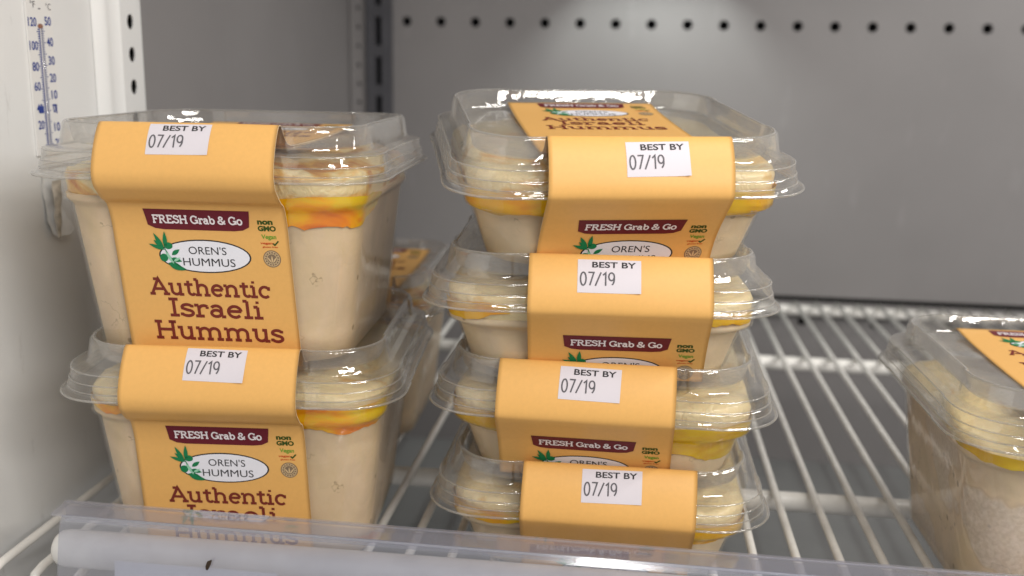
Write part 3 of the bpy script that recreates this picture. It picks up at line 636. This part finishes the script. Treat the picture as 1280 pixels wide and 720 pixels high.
class Sleeve:
    """Card band lying in the lid recess, folded over the ridge, down the front and under the base."""
    def __init__(self, H, cx, skew, bulge, seed, flange_pull=0.0):
        self.H, self.cx, self.skew, self.seed = H, cx, skew, seed
        b = bulge; wall = lambda z: body_half(z, H)+0.45
        P = [(-49.0, 12.2), (-30, 10.9), (0, 10.15), (28, 10.1), (42, 10.5), (47.2, 12.8), (50.0, 16.5), (51.6, 17.6), (53.4, 17.2), (55.5+b*.35, 15.0), (57.9+b*.7, 11.5), (60.0+b, 7.4), (61.5+b, 3.4), (61.9+b, 0.4)]
        if H < 40: P += [(61.0+b*.6, -1.6), (59.0+b*.3, -4.2), (56.2, -7.8), (53.0, -12.0)]
        else: P += [(61.2+b*.8, -2.6), (59.2+b*.3, -5.2), (57.0, -7.4), (wall(-10)+.9, -9.6)]
        zs = [] if H < 40 else [-16, -24, -36, -48, -58, -H+4]
        if H < 40: P += [(48.8, -18.6), (wall(-H)+.6, -H+3)]
        P += [(wall(z)+.35, z) for z in zs] + [(wall(-H)+.3, -H+1.2), (wall(-H)-.2, -H+.3)]
        self.P = catmull(P, 6); self.s = prof_len(self.P)
        i10 = min(i for i, p in enumerate(self.P) if p[0] > 50 and p[1] < -10); self.s10 = self.s[i10]
        self.sr = self.s[min(i for i, p in enumerate(self.P) if p[0] >= 52.2)]
    def at(self, x, s, lift=0.0):
        s = min(max(s, 0), self.s[-1]-1e-4)
        lo, hi = 0, len(self.s)-1
        while hi-lo > 1:
            mid = (lo+hi)//2
            if self.s[mid] <= s: lo = mid
            else: hi = mid
        t = (s-self.s[lo])/max(self.s[hi]-self.s[lo], 1e-9); a, b = self.P[lo], self.P[hi]
        d, z = a[0]+(b[0]-a[0])*t, a[1]+(b[1]-a[1])*t
        # smooth normal
        i0, i1 = max(lo-1, 0), min(hi+1, len(self.P)-1); tx, tz = self.P[i1][0]-self.P[i0][0], self.P[i1][1]-self.P[i0][1]
        l_ = math.hypot(tx, tz) or 1; nx, nz = -tz/l_, tx/l_
        if d > 40 or True: nx, nz = (nx, nz) if (nz > 0 or nx > 0) else (-nx, -nz)
        wv_ = 0.55*math.sin(math.pi*(s-96)/44)**2*noise.noise((x*.035+self.seed, s*.03, self.seed*1.7)) if 96 < s < 140 else 0.0
        d += nx*(lift+wv_); z += nz*(lift+wv_)
        return (x+self.cx+self.skew*(z-5), -d, z+self.H)
    def sheet(self):
        V, F = [], []; nx = 40; ss = sorted(set([round(v, 3) for v in self.s])); n = len(ss)
        for j, s in enumerate(ss):
            for i in range(nx+1): V.append(self.at(-30+60*i/nx, s, 0.0))
        for j, s in enumerate(ss):
            for i in range(nx+1): V.append(self.at(-30+60*i/nx, s, -0.32))
        o = n*(nx+1)
        for j in range(n-1):
            for i in range(nx):
                a = j*(nx+1)+i; F.append((a, a+1, a+nx+2, a+nx+1)); F.append((o+a, o+a+nx+1, o+a+nx+2, o+a+1))
        self.n_face = len(F)
        for j in range(n-1):
            for i in (0, nx): a = j*(nx+1)+i; F.append((a, a+nx+1, o+a+nx+1, o+a))
        for i in range(nx):
            for j in (0, n-1): a = j*(nx+1)+i; F.append((a, o+a, o+a+1, a+1))
        return V, F
    def bend(self, V, s_of, lift, dx=0.0):
        return [self.at(v[0]+dx, s_of(v[1]), lift+v[2]) for v in V]

def hummus_part(H, seed, top, paprika):
    rnd = random.Random(seed)
    st = 7.5 if H < 40 else 9.0
    zs = [-H+2.0]+[-H+2.0+(H-st-4.5)*i/6 for i in range(1, 7)]+[-st-1.6, -st-0.8, -st, -st+2]
    rings = body_rings(H, 0.75, zs); b = body_half(-H+2, H)
    rings = [[(x, y, -H+1.9+H) for x, y in rsq(b-2.5, 15, 9, 0, 24)]]+rings
    return loft(rings, True, True)
def swirl_part(H, seed, ztop):
    """Uneven cream surface: a ring ridge pressed up against the lid with a shallow well in the middle."""
    st = 7.5 if H < 40 else 9.0
    base = [(x/50, y/50) for x, y in rsq(50, 18, 9, 0, 26)]; n = len(base); V, F = [], []
    lv = [(0.0, 1.0)]
    rad = [1.0, 1.0, .985, .95, .9, .82, .72, .6, .45, .3, .15]
    for j, q in enumerate(rad):
        for (x, y) in base:
            X, Y = x*(53.0)*q, y*(53.0)*q; ang = math.atan2(y, x)
            bump = 1.0*noise.noise((X*.35, Y*.35, seed))+2.6*noise.noise((X*.055+seed, Y*.055, seed*.3))+1.2*noise.noise((X*.16, Y*.16+seed, 5))
            edge = ztop-.8+3.0*noise.noise((math.cos(ang)*2.4+seed, math.sin(ang)*2.4, 2.2))+1.0*noise.noise((math.cos(ang)*9, math.sin(ang)*9+seed, 1))
            if j == 0: z = -st+1.0; X *= .985; Y *= .985
            elif j == 1: z = edge-1.6
            elif j == 2: z = edge+.2
            else:
                hill = math.sin(min(1, (1-q)/.5)*math.pi*.62)*3.4
                sw = 1.3*math.sin(2*ang+16*q+seed)*min(1, (1-q)*6)
                z = edge+.6+hill+bump*.8+sw
            V.append((X, Y, min(z, 8.2)+H))
    V.append((0, 0, ztop+1+H)); c = len(V)-1
    for j in range(len(rad)-1):
        for k in range(n): F.append((j*n+k, j*n+(k+1) % n, (j+1)*n+(k+1) % n, (j+1)*n+k))
    j = len(rad)-1
    for k in range(n): F.append((j*n+k, j*n+(k+1) % n, c))
    return V, F
def oil_part(H, seed, spec):
    """Band of oil between the hummus and the tub wall: spec lists (centre angle, half width, top, bottom)."""
    n = 220; rows = 6; V, F = [], []
    def lim(th_):
        tt, bb = None, None
        for c, hw, t, b in spec:
            d = abs((th_-c+180) % 360-180)
            if d < hw:
                e = (1-(d/hw)**2)**.35; mid = t-.25*(t-b); t2 = mid+(t-mid)*e; b2 = mid-(mid-b)*e
                tt = t2 if tt is None else max(tt, t2); bb = b2 if bb is None else min(bb, b2)
        return tt, bb
    cols_ = []
    for k in range(n+1):
        a = 360*k/n; tt, bb = lim(a % 360)
        if tt is None: cols_.append(None); continue
        c, s_ = math.cos(R(a)), math.sin(R(a))
        tt += 1.0*noise.noise((c*6, s_*6, seed)); bb += 2.6*noise.noise((c*6, s_*6, seed+3))+.8*noise.noise((c*24, s_*24, seed+5))+.3*noise.noise((c*70, s_*70, seed))
        if tt-bb < .2: tt = bb+.2
        ids = []
        for j in range(rows+1):
            z = tt+(bb-tt)*j/rows; hf = body_half(z, H)-.32; rr = 18-.02*-z
            # point of the rounded square in this direction
            q = 1/max(abs(c), abs(s_)); x, y = hf*c*q, hf*s_*q; ax, ay = abs(x), abs(y); lim_ = hf-rr
            if ax > lim_ and ay > lim_:
                m_ = min(c*c, s_*s_)**.5/max(abs(c), abs(s_)); lo_, hi_ = 0.0, 2.0*hf
                for _ in range(24):
                    md_ = (lo_+hi_)/2; px, py = abs(md_*c), abs(md_*s_)
                    out = (px-lim_)**2+(py-lim_)**2 > rr*rr if (px > lim_ and py > lim_) else (px > hf or py > hf)
                    if out: hi_ = md_
                    else: lo_ = md_
                x, y = lo_*c, lo_*s_
            ids.append(len(V)); V.append((x, y, z+H))
        cols_.append(ids)
    for a, b in zip(cols_, cols_[1:]):
        if a and b:
            for j in range(rows): F.append((a[j], a[j+1], b[j+1], b[j]))
    return V, F

def overlap(spec): return len(spec) == 2 and abs(spec[0][0]-spec[1][0]) < spec[0][1]+spec[1][1]-3
SHORT, TALL, SETTLED = 27.2, 66.0, 29.2
lid_vf = lid_mesh(); lid_me = {}
body_me = {}; bead_me = {}
for H in (SHORT, TALL, SETTLED):
    lid_me[H] = mesh('lid', [(v[0], v[1], v[2]+H) for v in lid_vf[0]], lid_vf[1], True); lid_me[H].set_sharp_from_angle(angle=R(24)); lid_me[H].materials.append(M['lid'])
    bead_me[H] = []
    for nm_, a_ in (('flange_bead', (61.0, 21, H-.35, .42, .4)), ('skirt_bead', (59.3, 21, H+1.5, .22, .4)), ('groove_bead', (58.8, 21, H+4.3, .24, .4)), ('rim_bead', (58.2, 21, H+7.8, .28, .4)), ('ridge_bead', (51.9, 19.5, H+17.0, .34, .75))):  # whitish beads draw the light lines along the lid's moulded edges
        q_ = mesh(nm_, *bead_ring(*a_), True); q_.materials.append(M['bead']); bead_me[H].append((nm_, q_))
    v_, f_ = body_mesh(H); body_me[H] = mesh('tub_body', v_, f_, True); body_me[H].set_sharp_from_angle(angle=R(28)); body_me[H].materials.append(M['tub'])
def make_tub(H, flange, rot, seed, label, sleeve, sticker, oil, oilmat, hum, swirl, ztop=0.0, front=True, ldy=0.0):
    """flange = position of the centre of the lid flange (mm); rot = (tilt x, tilt y, yaw) in degrees."""
    e = tuple(R(a) for a in rot)
    from mathutils import Euler
    base = Vector(flange)-Euler(e, 'XYZ').to_matrix() @ Vector((0, 0, H))
    t = tag(empty('hummus_tub', base, e), label, 'tub', 'hummus tubs on the shelf')
    lid_o = link('lid', lid_me[H], None, t)
    for nm_, bm_ in bead_me[H]: link(nm_, bm_, None, lid_o)
    for o_ in (link('tub_body', body_me[H], None, t), lid_o):
        if o_ is not lid_o: continue
        md_ = o_.modifiers.new('wall_thickness', 'SOLIDIFY'); md_.thickness = 0.45*S; md_.offset = -1
    v_, f_ = hummus_part(H, seed, 0, 0); link('hummus', mesh('hummus', v_, f_, True), M[hum], t)
    v_, f_ = swirl_part(H, seed, ztop); link('creamy_top', mesh('creamy_top', v_, f_, True), M[swirl], t)
    if oil:
        groups = [oil] if overlap(oil) else [[q] for q in oil]
        for g in groups:
            v_, f_ = oil_part(H, seed, g); link('oil_layer', mesh('oil_layer', v_, f_, True), M[oilmat], t)
    sl = Sleeve(H, *sleeve, seed)
    v_, f_ = sl.sheet(); sme = mesh('card_sleeve', v_, f_, True); sme.materials.append(M['sleeve']); sme.materials.append(M['card_core'])
    for p in sme.polygons:
        if p.index >= sl.n_face: p.material_index = 1; p.use_smooth = False
    so_ = link('card_sleeve', sme, None, t)
    send = sl.s[-1]-.4
    for place in ('top', 'front'):
        off = 2.0 if place == 'top' else sl.s10+.3+ldy
        for nm, m_, lift, (AV, AF) in ART:
            s_of = lambda y, off=off: off+(-10.2-y)
            if place == 'front':
                if not front: continue
                if s_of(min(v[1] for v in AV)) > send+30: continue
                keep = [f for f in AF if all(s_of(AV[i][1]) < send for i in f)]
            else: keep = AF
            if not keep: continue
            used = sorted({i for f in keep for i in f}); mp = {i: k for k, i in enumerate(used)}
            me = mesh(nm, sl.bend([AV[i] for i in used], s_of, lift), [tuple(mp[i] for i in f) for f in keep]); link(nm, me, M[m_], so_)
    # date sticker
    x0, ds, tl = sticker; s0 = sl.sr+ds
    def sk(v): c, s_ = math.cos(R(tl)), math.sin(R(tl)); return (v[0]*c-v[1]*s_, v[0]*s_+v[1]*c, v[2])
    pv, pf = poly_strip([(-10.3+20.6*i/10, 0) for i in range(11)], [(-10.3+20.6*i/10, -11.6) for i in range(11)], 14)
    cl_ = random.Random(seed).choice((.25, .5, .8)); sg_ = 1
    pv = [(v[0], v[1], cl_*max(0, sg_*v[0]/10.3)**5*(-v[1]/11.6)**4) for v in pv]
    st_ = link('date_sticker', mesh('date_sticker', sl.bend([sk(v) for v in pv], lambda y: s0-y, .10, x0), pf, True), M['sticker'], t)
    for nm, m_, (AV, AF) in STICKER_ART:
        link(nm, mesh(nm, sl.bend([sk(v) for v in AV], lambda y: s0-y, .20, x0), AF), M[m_], st_)
    return t

# right-hand stack of four shallow tubs, bottom to top
make_tub(SHORT, (-8.9, 381.8, 27.3), (0, 0, .6), 11.3, 'shallow clear hummus tub at the bottom of the four-high stack, standing on the wire shelf',
         (4.0, .02, .3), (.9, 1.6, .9), [(215, 55, -1, -5.5), (318, 40, -3, -12)], 'oil_yellow', 'hummus_pale', 'swirl', 2.5, ldy=.8)
make_tub(SHORT, (-8.4, 380.4, 64.7), (0, 0, -.4), 23.1, 'shallow clear hummus tub second from the bottom of the four-high stack',
         (-4.4, .01, .5), (1.4, 2.2, -1.0), [(222, 40, -1, -9), (318, 26, -2.5, -17)], 'oil_olive', 'hummus_pale', 'swirl', 2.0, ldy=-3.0)
make_tub(SHORT, (-12.7, 378.7, 102.3), (0, 0, 3.6), 37.7, 'shallow clear hummus tub third up in the four-high stack, directly under the tilted one',
         (6.0, .0, .4), (-3.7, 2.4, 0.0), [(228, 14, 0, -4.5), (300, 22, -2, -5)], 'oil_yellow', 'hummus_pale', 'swirl', 3.0, ldy=-1.8)
make_tub(SETTLED, (-13.0, 376.7, 147.8), (6.9, -.3, 14.3), 5.2, 'shallow clear hummus tub tilted forward on top of the four-high stack',
         (.6, .03, .2), (4.9, 2.4, 1.2), [(225, 95, -1.0, -9.2), (320, 60, -.4, -10.5)], 'oil_yellow', 'hummus_pale', 'swirl_light_paprika', 5.2, ldy=-2.2)
# left-hand stack of two tall tubs
make_tub(TALL, (-141.0, 367.0, 67.4), (0, 0, 5.0), 61.4, 'tall clear hummus tub at the bottom of the two-high stack, on the wire shelf',
         (-3.2, -.02, .5), (2.2, 1.2, -1.4), [(310, 42, -3.0, -12.5), (235, 30, -4, -6.4)], 'oil_orange', 'hummus', 'swirl', 0.5)
make_tub(TALL, (-145.0, 367.8, 142.6), (0, 0, 2.7), 44.9, 'tall clear hummus tub on top of another tall tub beside the side wall',
         (-1.6, -.045, .6), (-2.0, 1.2, .3), [(308, 40, -6, -16.5)], 'oil_orange', 'hummus', 'swirl_paprika', 1.5)
make_tub(TALL, (-150.0, 494.0, 67.0), (0, 0, 2.0), 71.9, 'tall clear hummus tub standing behind the two-high stack',
         (10.0, 0, .4), (0, 1, 0), [(318, 40, -5, -12)], 'oil_olive', 'hummus', 'swirl_paprika', -1.0)
make_tub(TALL, (164.0, 369.0, 66.6), (0, 0, 1.0), 83.2, 'tall clear hummus tub standing alone on the wire shelf with whitish smears on its wall',
         (0.0, 0, .4), (0, 1, 0), [(245, 36, -5, -9)], 'oil_olive', 'hummus_smeared', 'swirl', -2.0)
